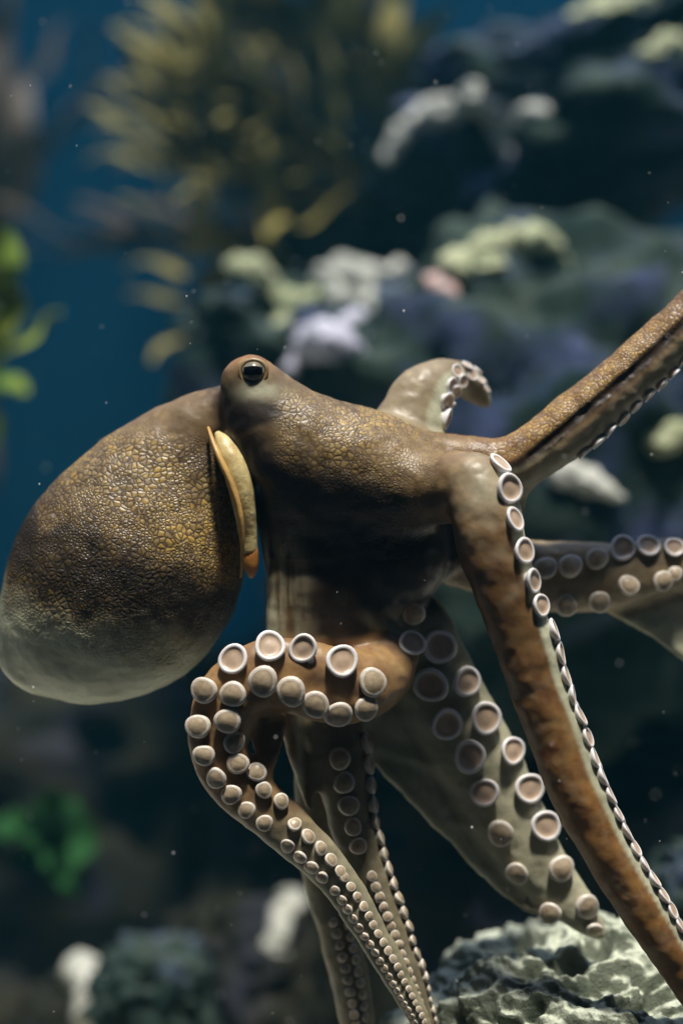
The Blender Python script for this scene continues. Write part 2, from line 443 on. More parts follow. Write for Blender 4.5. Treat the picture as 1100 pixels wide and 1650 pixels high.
# ------------------------------------------------------------------ pale sponges on the ledges
def sponge(chains, mat, label, y, cat='sponge'):
    rows = []; hits = []
    for ch in chains:
        ys = []
        for (px, py, y_, r) in ch:
            d = (P(px, py, 0) - CAM).normalized(); best_ = None
            for bv in ROCKS:
                h_ = bv.ray_cast(CAM, d)[0]
                if h_ is not None and (best_ is None or h_.y < best_): best_ = h_.y
            ys.append(best_ if best_ is not None else np.nan)
        hits.append(ys)
    flat_ = np.concatenate(hits); med = np.nanmedian(flat_) if not np.all(np.isnan(flat_)) else y
    for ch, ys in zip(chains, hits):
        ys = [min(max(med if np.isnan(q) else q, med - .03), med + .03) for q in ys]
        ys = [q - 0.5 * r * scale_at(q) for q, (_, _, _, r) in zip(ys, ch)]
        rows.append(pxnodes([(px, py, q / S, r * 1.12) for (px, py, _, r), q in zip(ch, ys)], 5))
    allr = np.vstack(rows)
    lo = allr[:, :3].min(0) - allr[:, 3].max() - 0.01; hi = allr[:, :3].max(0) + allr[:, 3].max() + 0.01
    f = Field(lo, hi, 0.004)
    for rr in rows: f.add(f.tube(rr, 1.0, 0.012), 0.008)
    V, Q = f.mesh(); nn = vnormals(V, Q)
    V = V + nn * (0.010 * fbm(V * 26, 2) + 0.005 * fbm(V * 80, 3))[:, None]
    c = V.mean(0); c[2] = V[:, 2].min()
    o = mesh_obj('sponge', V - c, Q, mat); o.location = c
    tag(o, label, cat)
    return o
sponge([[(625,255,.62,12),(650,205,.62,16),(690,185,.62,18),(740,170,.62,18),(770,150,.62,16)],
        [(760,150,.62,14),(790,180,.60,16),(820,200,.58,18),(850,182,.58,14),(880,176,.58,12)], [(820,200,.58,11),(815,225,.58,9),(825,245,.58,7)], [(690,185,.6,11),(680,165,.6,8)]], CORAL_W,
       'forked cream sponge creeping along the upper ledge', .6)
sponge([[(760,140,.66,10),(810,100,.68,14),(870,80,.7,14),(915,40,.7,10)]], ROCK_G, 'grey green sponge ridge running up the upper ledge', .68)
sponge([[(925,25,.6,14),(960,12,.6,18),(1000,8,.6,18),(1040,4,.6,15)]], CORAL_Y, 'bright yellowish sponge at the top of the upper ledge', .6)
sponge([[(1045,92,.58,14),(1072,80,.58,18),(1095,72,.58,15)]], CORAL_Y, 'small round yellowish sponge sitting on the upper ledge', .58)
sponge([[(740,420,.42,14),(770,400,.42,14),(810,392,.42,15),(850,388,.41,19),(890,398,.41,20)], [(850,388,.41,12),(870,372,.41,9),(880,368,.41,7)], [(890,398,.41,12),(915,415,.41,9),(920,440,.41,7)],
        [(735,425,.41,16),(770,428,.40,19),(805,425,.40,14)]], CORAL_Y, 'yellow topped sponge on the crest of the huge green boulder', .41)
sponge([[(690,450,.42,13),(710,465,.42,15),(725,482,.42,13)]], CORAL_P, 'small pink sponge finger beside the yellow topped sponge', .42)
sponge([[(520,450,.5,18),(560,440,.5,20),(600,445,.5,20),(640,438,.5,14)],
        [(590,500,.47,10),(600,470,.47,10),(605,445,.47,10)], [(630,525,.46,9),(655,510,.46,8)],
        [(530,455,.48,14),(545,490,.48,18),(590,500,.47,18),(630,525,.46,16)]], CORAL_W, 'white lumpy sponge arching behind the head', .48)
sponge([[(500,480,.50,18),(465,510,.50,19),(440,545,.50,18),(450,580,.5,16),(480,590,.5,14)],
        [(480,495,.55,12),(430,470,.55,14),(410,440,.55,15),(380,430,.55,12)]], CORAL_Y, 'pale green looping sponge behind the eye', .5)
sponge([[(500,550,.44,19),(540,555,.43,25),(570,585,.42,22),(600,600,.42,18),(640,580,.42,14)], [(540,555,.43,14),(555,525,.43,11),(575,515,.43,9)], [(500,550,.44,13),(480,560,.44,10),(470,590,.44,9)]], CORAL_L, 'lilac sponge between the head and the raised arm', .43)
sponge([[(890,765,.40,16),(930,772,.39,20),(970,785,.38,20),(995,800,.38,12)]], CORAL_W, 'cream sponge lying on the boulder under the outstretched arm', .39)
sponge([[(1050,712,.36,14),(1080,702,.36,17),(1120,700,.36,16)]], CORAL_Y, 'pale yellow sponge at the right end of the huge green boulder', .36)
sponge([[(135,1565,.40,20),(145,1600,.40,24),(150,1650,.40,26),(150,1700,.4,30)]], CORAL_W, 'upright white sponge stub on the dark sea bed', .4)
sponge([[(420,1600,.48,18),(455,1480,.48,22),(470,1455,.48,18)]], CORAL_W, 'blurred pale sponge behind the curled arm', .48)

# ------------------------------------------------------------------ seaweed
def blade(length, width, mat, curl=0.3, wav=0.15, seg=10):
    v = []; f = []
    for i in range(seg + 1):
        t = i / seg
        wd = width * (0.25 + 1.1 * math.sin(math.pi * min(t * 0.85 + 0.1, 1.0))) * 0.5
        x = length * t; z = length * (curl * t * t + wav * 0.4 * math.sin(t * 9))
        y = length * wav * 0.4 * math.sin(t * 7 + 1)
        for s_, dz in ((-1, 0), (0, width * 0.12), (1, 0)):
            v.append((x, y + s_ * wd, z + dz + s_ * wd * 0.3 * math.sin(t * 6)))
    for i in range(seg):
        for j in range(2):
            a = i * 3 + j; f.append((a, a + 1, a + 4, a + 3))
    me = bpy.data.meshes.new('frond'); me.from_pydata(v, [], f)
    me.polygons.foreach_set('use_smooth', [True] * len(f)); me.materials.append(mat)
    return me
def seaweed(base, stems, meshes, stem_mat, label, nper, size=(0.8, 1.3), group=None, spread=0.7):
    root = empty('seaweed', base); tag(root, label, 'seaweed', group)
    for st in stems:
        sp = spline([tuple(p) + (r,) for p, r in st], 6)
        v = []; f = []; n = len(sp)
        for i, (x, y, z, r) in enumerate(sp):
            a = sp[min(i + 1, n - 1)][:3] - sp[max(i - 1, 0)][:3]; a = Vector(a).normalized()
            u = a.orthogonal().normalized(); w_ = a.cross(u)
            for k in range(6):
                q = Vector((x, y, z)) + (u * math.cos(k * math.pi / 3) + w_ * math.sin(k * math.pi / 3)) * r
                v.append(q)
        for i in range(n - 1):
            for k in range(6): f.append((i*6+k, i*6+(k+1)%6, (i+1)*6+(k+1)%6, (i+1)*6+k))
        mesh_obj('stem', v, f, stem_mat, root)
        for i in range(nper):
            t = (i + random.random()) / nper; q = sp[int(t * (n - 1))]
            o = bpy.data.objects.new('frond', random.choice(meshes)); COL.objects.link(o); o.parent = root
            o.location = Vector(q[:3]) - Vector(base)
            tang = Vector(sp[min(int(t*(n-1))+1, n-1)][:3]) - Vector(sp[max(int(t*(n-1))-1,0)][:3])
            d = (tang.normalized() + Vector((random.uniform(-1,1), random.uniform(-1,1), random.uniform(-1,1))) * spread).normalized()
            qt = d.to_track_quat('X', 'Z'); o.rotation_mode = 'QUATERNION'
            o.rotation_quaternion = qt
            s_ = random.uniform(*size); o.scale = (s_, s_, s_)
    return root
BL = [blade(0.13, 0.020, KELP, c, .2) for c in (-.2, .15, .4)]
BLL = [blade(0.30, 0.05, KELP_B, c, .12, 14) for c in (-.15, .1, .3)]
KELP_D = simple_mat('dark_green_weed', (0.012, 0.045, 0.015), (0.02, 0.075, 0.02), 14, 0.85, spec=0.05)
BLD = [blade(0.09, 0.035, KELP_D, c, .15) for c in (-.2, .2)]
BLG = [blade(0.09, 0.035, KELP_G, c, .15) for c in (-.2, .2)]
def stemline(pts, y, r): return [(at(px, py, y + dy), r) for (px, py, dy) in pts]
Yk = 0.85
seaweed(at(600, 330, Yk), [stemline([(600,330,0),(480,310,-.02),(390,260,-.03),(300,230,0)], Yk, .004),
                          stemline([(600,330,0),(500,240,0),(420,190,-.02),(330,130,0)], Yk, .004)], BL, KELP,
        'olive yellow bushy seaweed flowing left of the upper ledge', 34, spread=.45)
seaweed(at(620, 200, Yk+.05), [stemline([(620,200,0),(540,120,0),(470,60,0),(380,30,0)], Yk+.05, .004),
                          stemline([(620,200,0),(590,90,0),(560,20,0),(540,-40,0)], Yk+.05, .004)], BL, KELP,
        'olive yellow tall seaweed at the very top beside the upper ledge', 30, spread=.5)
seaweed(at(470, 470, .75), [stemline([(470,470,0),(420,430,0),(360,440,0)], .75, .004)], BL, KELP,
        'small olive seaweed tuft above the looping pale sponge', 14, spread=.7)
seaweed(at(420, 380, 1.1), [stemline([(520,350,0),(400,370,0),(280,390,0),(180,400,0)], 1.1, .005)], BLL, KELP_B,
        'long brown kelp drifting sideways in front of the blue wall', 6, (0.5, 0.8), spread=.25)
seaweed(at(0, 520, 1.2), [stemline([(-40,560,0),(40,300,0),(130,180,0),(250,90,0)], 1.2, .006)], BLL, KELP_B,
        'long brown kelp rising diagonally against the blue wall', 7, (0.5, 0.9), spread=.25)
seaweed(at(30, 900, 1.1), [stemline([(-60,900,0),(-20,600,0),(0,300,0),(20,-40,0)], 1.1, .006)], BLL, KELP_B,
        'dark upright kelp beside the yellow green weed', 8, (0.5, 0.9), spread=.4)
seaweed(at(-40, 700, .55), [stemline([(-60,740,0),(-20,640,0),(0,560,0),(10,490,0)], .55, .004)], BLG, KELP_G,
        'bright yellow green leafy weed behind the mantle top', 10, (0.7, 1.1), spread=.8)
seaweed(at(110, 1450, .6), [stemline([(120,1440,0),(95,1390,0),(60,1350,0)], .6, .004)], BLD, KELP_D,
        'small green leafy weed below the swollen mantle', 5, (0.8, 1.1), spread=.8)

# ------------------------------------------------------------------ the octopus
VOX = 0.0016
OF = Field((-0.27, -0.085, 0.16), (0.34, 0.125, 0.80), VOX)
k_ = S
core = [(365,668,30,48),(312,722,45,84),(258,808,58,134),(208,915,62,182),(160,975,62,158),(82,1035,62,88)]
mantle = pxnodes(core, 8)
OF.add(OF.tube(mantle, 0.72))
OF.add(OF.tube(pxnodes([(404,620,-12,46),(436,690,0,78),(500,742,10,105),(585,768,15,101),(650,785,20,78)]), 0.85), 16 * k_)
OF.add(OF.tube(pxnodes([(404,620,-12,46),(440,650,-4,50),(490,692,6,59),(560,735,12,78)]), 0.85), 12 * k_)
OF.add(OF.tube(pxnodes([(505,795,20,100),(530,890,48,105),(545,985,58,98),(590,1065,50,52)]), 0.75), 30 * k_)
OF.add(OF.tube(pxnodes([(560,800,20,90),(625,880,42,92),(630,910,50,78)]), 0.7), 30 * k_)

ARMS = {
 'A': dict(n=[(600,740,20,75),(690,748,25,55),(770,752,25,47),(830,745,25,46),(890,708,25,47),(950,660,28,47),(1010,609,30,45),(1060,562,32,43),(1110,510,35,38),(1180,430,45,32),(1260,330,60,22),(1310,260,70,12)], flat=.8, sd=(0.50, 0.0, -0.86)),
 'B': dict(n=[(640,785,-5,70),(700,788,-40,57),(762,786,-75,57),(780,820,-92,57),(792,880,-100,56),(818,960,-103,52),(846,1045,-104,48),(870,1120,-104,46),(897,1190,-104,45),(924,1265,-102,45),(958,1335,-98,42),(997,1405,-94,39),(1041,1475,-90,37),(1082,1540,-84,34),(1140,1625,-70,28),(1200,1700,-55,18),(1240,1740,-45,8)], flat=.85, sd=(0.90, -0.25, 0.30)),
 'C': dict(n=[(640,850,50,60),(740,890,100,55),(850,925,125,56),(920,930,128,58),(980,928,130,54),(1040,918,134,47),(1100,910,140,42),(1180,915,150,32),(1260,940,160,20)], flat=.7, sd=(0, -1, 0)),
 'D': dict(n=[(590,960,60,60),(660,1010,85,62),(700,1090,95,66),(748,1180,98,66),(795,1270,98,62),(838,1350,96,55),(885,1420,92,44),(930,1465,86,33),(962,1500,84,16)], flat=.42, sd=(0, -1, 0)),
 'E': dict(n=[(630,1060,35,45),(600,1095,-5,55),(550,1105,-45,62),(490,1093,-62,62),(430,1088,-68,58),(380,1112,-68,54),(355,1160,-66,50),(353,1210,-62,47),(375,1255,-60,45),(410,1290,-58,43),(450,1325,-55,41),(490,1360,-52,38),(525,1395,-48,34),(560,1440,-45,31),(590,1490,-42,28),(620,1540,-40,25),(650,1595,-38,21),(680,1655,-36,17),(700,1710,-34,8)], flat=.55, sd=(0, -1, 0)),
 'F': dict(n=[(520,1080,40,55),(540,1190,38,46),(555,1270,36,41),(570,1340,36,36),(592,1410,34,33),(620,1480,34,30),(647,1550,32,27),(670,1610,32,22),(692,1670,30,16),(707,1720,30,8)], flat=.7, sd=(0.92, -0.38, 0.1)),
 'G': dict(n=[(500,1230,95,28),(518,1400,110,33),(545,1500,112,32),(565,1590,112,31),(580,1680,112,25),(590,1740,112,10)], flat=.8, sd=(0.2, -1, 0)),
 'I': dict(n=[(610,760,50,60),(650,718,60,66),(664,672,70,54),(680,635,84,46),(708,612,108,34),(742,612,135,28),(768,632,150,20),(782,650,158,10)], flat=.6, sd=(0.97, -0.2, 0.1)),
}
for nm, a in ARMS.items():
    a['w'] = pxnodes(a['n'], 6)
    OF.add(OF.tube(a['w'], a['flat']), (24 if nm in 'AB' else 14) * k_)
# folds of the web running down behind the curled arm
OF.add(OF.tube(pxnodes([(462,930,5,34),(462,1060,0,30),(474,1180,10,20),(490,1260,14,12),(498,1300,16,6)]), .8), 12 * k_)
OF.add(OF.tube(pxnodes([(500,950,0,40),(505,1060,5,30),(510,1180,22,24),(505,1270,24,10)]), .8), 10 * k_)
def webtri(pts, th=4): 
    OF.add(OF.tri(*[P(*p) for p in pts], th * k_), 14 * k_)
webtri([(600,1090,90),(584,1198,100),(760,1250,100)]); webtri([(584,1198,100),(700,1322,100),(760,1250,100)])
webtri([(700,1322,100),(838,1455,96),(800,1330,98)]); webtri([(700,1322,100),(760,1250,100),(800,1330,98)])
webtri([(660,950,60),(600,1090,90),(720,1080,90)])
webtri([(975,975,132),(1120,930,142),(1125,1075,150)])
webtri([(700,760,20),(850,780,30),(760,850,10)], 6)
webtri([(850,780,30),(760,850,10),(830,870,110)], 5)
webtri([(660,980,55),(740,905,60),(600,900,30)], 6)
webtri([(395,1120,-60),(460,1160,-50),(430,1270,-58)], 5)
OF.add(OF.tube(pxnodes([(605,1110,92,6),(585,1196,100,7),(640,1262,100,7),(700,1322,100,7),(770,1398,98,7),(838,1456,96,8),(880,1470,92,10)]), .8), 10 * k_)
OF.add(OF.tube(pxnodes([(975,978,132,6),(1045,1012,140,6),(1085,1045,146,6),(1125,1080,150,6)]), .8), 8 * k_)
# the long furrow down the outstretched arm
FURROW = pxnodes([(812,760,-14,3),(850,738,-13,5),(895,703,-12,6),(950,656,-9,6),(1010,606,-6,6),(1060,560,-3,6),(1115,505,2,5),(1180,430,14,4)], 6)
OF.cut(OF.tube(FURROW, 1.0, 0.01))
# the mouth of the mantle behind its rim
OF.cut(OF.tube(pxnodes([(352,705,-12,10),(372,760,-35,17),(392,830,-40,18),(400,890,-35,14)]), 1.6, 0.01))
V, Q = OF.mesh(); V = smooth_mesh(V, Q, 3, 0.6); nn = vnormals(V, Q)

# ---- skin pattern masks, some with painted shade, from where each point lies
X = V[:, 0] / S + 550; Z = (CAM.z - V[:, 2]) / S + 825; Yd = V[:, 1] / S
def near(nodes):
    best = np.full(len(V), 1e9); bi = np.zeros(len(V), int)
    for i, r in enumerate(nodes):
        d = np.linalg.norm(V - r[:3], axis=1) - r[3]
        m = d < best; best[m] = d[m]; bi[m] = i
    return best, bi
dm, _ = near(mantle)
best = np.full(len(V), 1e9); arm_id = np.full(len(V), -1); bidx = np.zeros(len(V), int)
for j, nm in enumerate(ARMS):
    d, i = near(ARMS[nm]['w']); m = d < best; best[m] = d[m]; arm_id[m] = j; bidx[m] = i[m]
dh, _ = near(pxnodes([(404,620,-12,46),(436,690,0,78),(500,742,10,105)]))
is_m = (dm < 0.004) & (X < 400) & ((dm < dh) | (Z > 800))
wob = 26 * fbm(V * 34, 3)
# lumps and folds of the skin
disp = 0.0010 * fbm(V * 48, 2) + 0.0004 * fbm(V * 130, 2)
disp *= np.where(is_m, 0.8, 1.0)
V = V + nn * disp[:, None]

pale = np.zeros(len(V)); dark = np.zeros(len(V)); cells = np.zeros(len(V)); amber = np.zeros(len(V))
# mantle: gold scaled back, dark flank, pale belly
e_al = (X - 190) * -0.35 + (Z - 885) * 0.94                       # towards the belly
pale = np.where(is_m, sstep(80, 170, e_al + wob * 1.2 + 0.10 * (X - 190)), pale)
dark = np.where(is_m, 0.95 * sstep(-60, 25, e_al + wob * 1.6) * (1 - sstep(70, 170, e_al + wob)), dark)
cells = np.where(is_m, 0.95 * (1 - sstep(110, 200, e_al + wob)) * sstep(-205, -150, e_al + wob*.5 + 0.25*(X-190)) , cells)
gold_l = is_m & (X < 150)
patch = np.exp(-(((X - 105) / 75) ** 2 + ((Z - 860) / 60) ** 2)) + 0.7 * np.exp(-(((X - 190) / 90) ** 2 + ((Z - 770) / 22) ** 2))
dark = np.where(is_m, np.maximum(dark, 0.85 * patch * np.clip(0.75 + 0.03 * wob, 0, 1)), dark)
dark = np.where(gold_l, np.maximum(dark, 0.5 * sstep(-80, 0, e_al + wob)), dark)
# head
head = (~is_m) & (X < 745) & (Z < 900) & (best > -0.2)
hx = sstep(430, 470, X) * (1 - sstep(640, 740, X))
cells = np.where(head, np.maximum(cells, hx * sstep(600, 680, Z) * (0.55 + 0.5 * np.clip(fbm(V * 30, 2), -1, 1))), cells)
dark = np.where(head, np.maximum(dark, sstep(-30, 40, Z - (690 + 0.42 * (X - 400)) + wob) * (1 - 0.15 * sstep(600, 720, X))), dark)  # shade below the lit top of the head, painted in
eyeband = 1.2 * np.exp(-(((X - 380) / 44) ** 2 + ((Z - 668) / 46) ** 2)) + np.exp(-(((X - 425) / 40) ** 2 + ((Z - 668) / 20) ** 2))
dark = np.maximum(dark, np.clip(1.1 * eyeband * sstep(326, 350, X - 0.25 * (Z - 640)), 0, 1)); pale = pale * (1 - np.clip(eyeband, 0, 1) * head)
neck = 1.2 * np.exp(-(((X - 412) / 44) ** 2 + ((Z - 765) / 90) ** 2))  # neck pigment, with the shade under the head painted in
dark = np.where(head, np.maximum(dark, neck), dark)
eyepale = np.exp(-(((X - 418) / 34) ** 2 + ((Z - 632) / 13) ** 2))
pale = np.where(head, np.maximum(pale, 0.8 * eyepale), pale); dark = np.where(head, dark * (1 - 0.9 * eyepale), dark)
amber = np.where(head, np.maximum(amber, np.exp(-(((X - 395) / 60) ** 2 + ((Z - 580) / 16) ** 2))), amber)
# web: shade under the head painted dark, light on its left-edge streaks painted pale
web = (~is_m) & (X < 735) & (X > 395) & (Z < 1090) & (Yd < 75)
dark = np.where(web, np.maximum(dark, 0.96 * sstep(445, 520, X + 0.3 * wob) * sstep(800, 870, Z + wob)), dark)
streak = np.clip(0.5 + 1.3 * fbm(np.stack([V[:, 0] * 160, V[:, 1] * 60, V[:, 2] * 14], 1), 3), 0, 1)
edge = (1 - sstep(440, 510, X - 0.10 * (Z - 900))) * sstep(840, 930, Z)
fold = (~is_m) & (X > 395) & (X < 535) & (Z > 830) & (Z < 1320) & (Yd > -45)
pale = np.where(fold, np.maximum(pale, 0.75 * streak * edge), pale)  # light on the web edge put into the pale colour
dark = np.where(fold, dark * (1 - 0.8 * edge * streak), dark)
# arms
def blend(arr, new, wt): arr[:] = arr * (1 - wt) + new * wt
spots = np.clip(fbm(V * 95, 2), 0, 1)
for j, nm in enumerate(ARMS):
    a = ARMS[nm]; wt = ((arm_id == j) & ~is_m) * (1 - sstep(0.004, 0.009, best))
    if nm == 'A': wt = wt * sstep(680, 850, X)
    if nm == 'B': wt = wt * sstep(690, 765, X + 0.6 * wob)
    if nm == 'I': wt = wt * (1 - sstep(670, 735, Z + 0.5 * wob))
    if nm in 'DE': wt = wt * sstep(970, 1040, Z)
    if nm == 'C': wt = wt * (X > 720) * (Yd > 60)
    if nm == 'F': wt = wt * sstep(1080, 1150, Z)
    c = a['w'][np.minimum(bidx, len(a['w']) - 1)]; rr = V - c[:, :3]; rr /= np.linalg.norm(rr, axis=1)[:, None] + 1e-9
    sd = np.array(a['sd'], float); sd /= np.linalg.norm(sd); al = rr @ sd
    z0 = np.zeros(len(V))
    if nm == 'A':
        groove = np.exp(-((al - 0.05) / 0.09) ** 2) * (rr[:, 1] < 0) * sstep(800, 860, X)
        p_, d_, c_, a_ = 0.35 * sstep(.1, .4, al), 0.9 * groove + 0.25 * spots, 0.6 * sstep(0.15, -0.5, al), 0.85 * sstep(0.2, -0.1, al) + 0.2
    elif nm == 'B':
        kn = np.exp(-(((X - 768) / 50) ** 2 + ((Z - 785) / 55) ** 2))
        p_ = np.maximum(0.9 * sstep(0.74, 0.9, al), 0.40 * kn) + 0.18 * spots
        d_ = 0.45 * sstep(830, 900, Z) * (1 - sstep(950, 1250, Z)) + 0.30 * sstep(0.3, 0.9, -al)  # second term paints shade down the arm's left side
        c_, a_ = z0, 0.65 + 0.35 * sstep(1000, 1300, Z) - 0.4 * kn
    elif nm == 'C': p_, d_, c_, a_ = z0 + 0.30, z0, z0, z0 + 0.75
    elif nm == 'D': p_, d_, c_, a_ = z0 + 0.68, 0.12 * spots, z0, z0 + 0.15
    elif nm == 'E': p_, d_, c_, a_ = 0.10 + 0.35 * sstep(1250, 1400, Z), z0 + 0.05, z0, 1.0 - sstep(1230, 1360, Z)
    elif nm == 'F': p_, d_, c_, a_ = z0 + 0.25, z0 + 0.35, z0, z0 + 0.1
    elif nm == 'G': p_, d_, c_, a_ = z0 + 0.35, z0 + 0.1, z0, z0 + 0.25
    else: p_, d_, c_, a_ = np.maximum(0.26, 0.9 * sstep(0.6, 0.9, al)), z0, z0, z0 + 0.30
    if nm == 'A':
        df, _ = near(FURROW); d_ = 0.95 * (1 - sstep(0.0005, 0.0035, df)) + 0.2 * spots; a_ = a_ + 0.8 * np.exp(-((df - 0.0045) / 0.0015) ** 2)
    blend(pale, p_, wt); blend(dark, d_, wt); blend(cells, c_, wt); blend(amber, a_, wt)
thin = (best > 0.003) & ~is_m & (Yd > 70) & (Z > 860)
wt = thin * sstep(0.003, 0.010, best)
blend(pale, 0.85, wt); blend(dark, 0, wt); blend(cells, 0, wt); blend(amber, 0, wt)

root = empty('octopus', P(600, 1700, 30))
tag(root, 'brown mottled octopus with swollen mantle and suckered arms reaching over the rocks', 'octopus')
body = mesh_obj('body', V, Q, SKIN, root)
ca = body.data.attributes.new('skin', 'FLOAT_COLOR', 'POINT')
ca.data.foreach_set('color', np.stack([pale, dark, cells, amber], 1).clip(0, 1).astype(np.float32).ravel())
bvh = BVHTree.FromPolygons([tuple(v) for v in V], [tuple(q) for q in Q.tolist()])

# ---- suckers
def sucker_mats():
    m, t, b = material('sucker_rim')
    pos = N(t, 'NewGeometry').outputs['Position']
    f = noise_tex(t, pos, 300, 3)
    L(t, mixc(t, f, (0.55, 0.52, 0.50), (0.70, 0.69, 0.69)), b.inputs['Base Color'])
    b.inputs['Roughness'].default_value = 0.35; b.inputs['Subsurface Weight'].default_value = 0.3
    b.inputs['Subsurface Radius'].default_value = (1, .7, .6); b.inputs['Subsurface Scale'].default_value = 0.003
    m2, t, b = material('sucker_cup')
    pos = N(t, 'NewGeometry').outputs['Position']
    f = noise_tex(t, pos, 260, 3)
    L(t, mixc(t, f, (0.34, 0.23, 0.15), (0.46, 0.36, 0.27)), b.inputs['Base Color'])
    b.inputs['Roughness'].default_value = 0.4; b.inputs['Subsurface Weight'].default_value = 0.2
    b.inputs['Subsurface Radius'].default_value = (1, .6, .4); b.inputs['Subsurface Scale'].default_value = 0.003
    m3 = simple_mat('sucker_flesh', (0.42, 0.37, 0.31), (0.56, 0.52, 0.46), 240, 0.4, 0.0003, 0.25)
    m4 = simple_mat('sucker_flesh_centre', (0.25, 0.19, 0.12), (0.40, 0.32, 0.22), 260, 0.4, 0.0003, 0.2)
    return m, m2, m3, m4
RIM, CUP, RIMD, CUPD = sucker_mats()
def sucker_mesh(name, prof, split, seg=22, wob=0.05, seed=0, mats=None):
    rg = random.Random(seed); ph = [rg.uniform(0, 6.28) for _ in range(3)]
    v = []; f = []; mi = []
    for (r, z) in prof:
        for k in range(seg):
            a = 2 * math.pi * k / seg
            rr = r * (1 + wob * (math.sin(2 * a + ph[0]) + 0.6 * math.sin(3 * a + ph[1])))
            v.append((rr * math.cos(a), rr * math.sin(a), z + wob * 0.5 * r * math.sin(2 * a + ph[2])))
    for i in range(len(prof) - 1):
        for k in range(seg):
            f.append((i*seg+k, i*seg+(k+1)%seg, (i+1)*seg+(k+1)%seg, (i+1)*seg+k)); mi.append(1 if i >= split else 0)
    c = len(v); v.append((0, 0, prof[-1][1]))
    for k in range(seg): f.append(((len(prof)-1)*seg+k, (len(prof)-1)*seg+(k+1)%seg, c)); mi.append(1)
    me = bpy.data.meshes.new(name); me.from_pydata(v, [], f)
    me.polygons.foreach_set('use_smooth', [True] * len(f)); me.materials.append((mats or (RIM, CUP))[0]); me.materials.append((mats or (RIM, CUP))[1])
    me.polygons.foreach_set('material_index', mi)
    return me
PROF = [(0.60,-0.7),(0.66,-0.3),(0.86,-0.08),(0.97,0.06),(1.01,0.17),(0.99,0.25),(0.92,0.30),(0.83,0.30),(0.75,0.26),(0.68,0.20),(0.54,0.17),(0.36,0.18),(0.20,0.20),(0.10,0.205)]
SUCK = [sucker_mesh('sucker', PROF, 8, seed=s_, wob=0.045) for s_ in range(6)]
PROFC = [(0.60,-0.7),(0.70,-0.25),(0.90,0.0),(1.0,0.16),(0.98,0.30),(0.91,0.40),(0.82,0.45),(0.74,0.46),(0.64,0.50),(0.46,0.58),(0.24,0.63),(0.08,0.645)]
SUCKC = [sucker_mesh('sucker', PROFC, 7, seed=s_ + 9, wob=0.05, mats=(RIMD, CUPD)) for s_ in range(6)]
n_suck = 0
def put_sucker(p, axis, r, closed=False, spin=None):
    global n_suck
    o = bpy.data.objects.new('sucker', random.choice(SUCKC if closed else SUCK)); COL.objects.link(o)
    o.parent = root; o.location = Vector(p) - Vector(root.location)
    axis = Vector(axis).normalized() + Vector([random.gauss(0, .10) for _ in range(3)])
    r *= random.uniform(.93, 1.06)
    q = axis.normalized().to_track_quat('Z', 'Y')
    from mathutils import Quaternion
    q = q @ Quaternion((0, 0, 1), random.uniform(0, 6.28))
    o.rotation_mode = 'QUATERNION'; o.rotation_quaternion = q
    o.scale = (r, r * random.uniform(.95, 1.05), r * random.uniform(.85, 1.1)); n_suck += 1
def ray_sucker(px, py, r, closed=False, bias=(0, -1, 0), wn=0.5, lift=0.25):
    d = (P(px, py, 0) - CAM).normalized()
    hit, nrm, _, _ = bvh.ray_cast(CAM, d)
    if hit is None or hit.y > 0.12: return
    if nrm.dot(d) > 0: nrm = -nrm
    ax = (nrm * wn + Vector(bias) * (1 - wn)).normalized()
    rw = r * scale_at(hit.y)
    put_sucker(hit + ax * rw * lift, ax, rw, closed)

# arm with broad face towards us (two rows)
for px, py, r in [(708,1042,27),(750,1098,26),(783,1157,26),(823,1210,24),(851,1270,24),(877,1330,24)]:
    ray_sucker(px - 2, py, r, False, (0.15, -1, 0.05))
ray_sucker(900,1398,23,True,(0.3,-1,-0.1)); ray_sucker(941,1458,21,True,(0.4,-1,-0.2))
for px, py, r in [(664,985,20),(661,1038,24),(695,1103,29),(720,1165,27),(757,1218,26),(781,1275,25),(806,1340,23),(834,1405,20)]:
    ray_sucker(px, py, r, r < 24, (-0.15, -1, 0.0))
ray_sucker(888,1468,18,True,(-0.5,-1,-0.5)); ray_sucker(955,1494,14,True,(0.2,-.6,-0.8))
# horizontal arm behind the long one
for px, py, r, c in [(1000,886,21,0),(1042,882,20,0),(1084,884,17,0),(960,902,19,1),(917,914,20,1),(877,917,20,1),
                     (910,973,18,1),(963,968,17,1),(1010,944,17,1),(1065,936,17,1),(1085,925,12,1)]:
    ray_sucker(px, py, r, bool(c), (0.15, -1, 0.25))
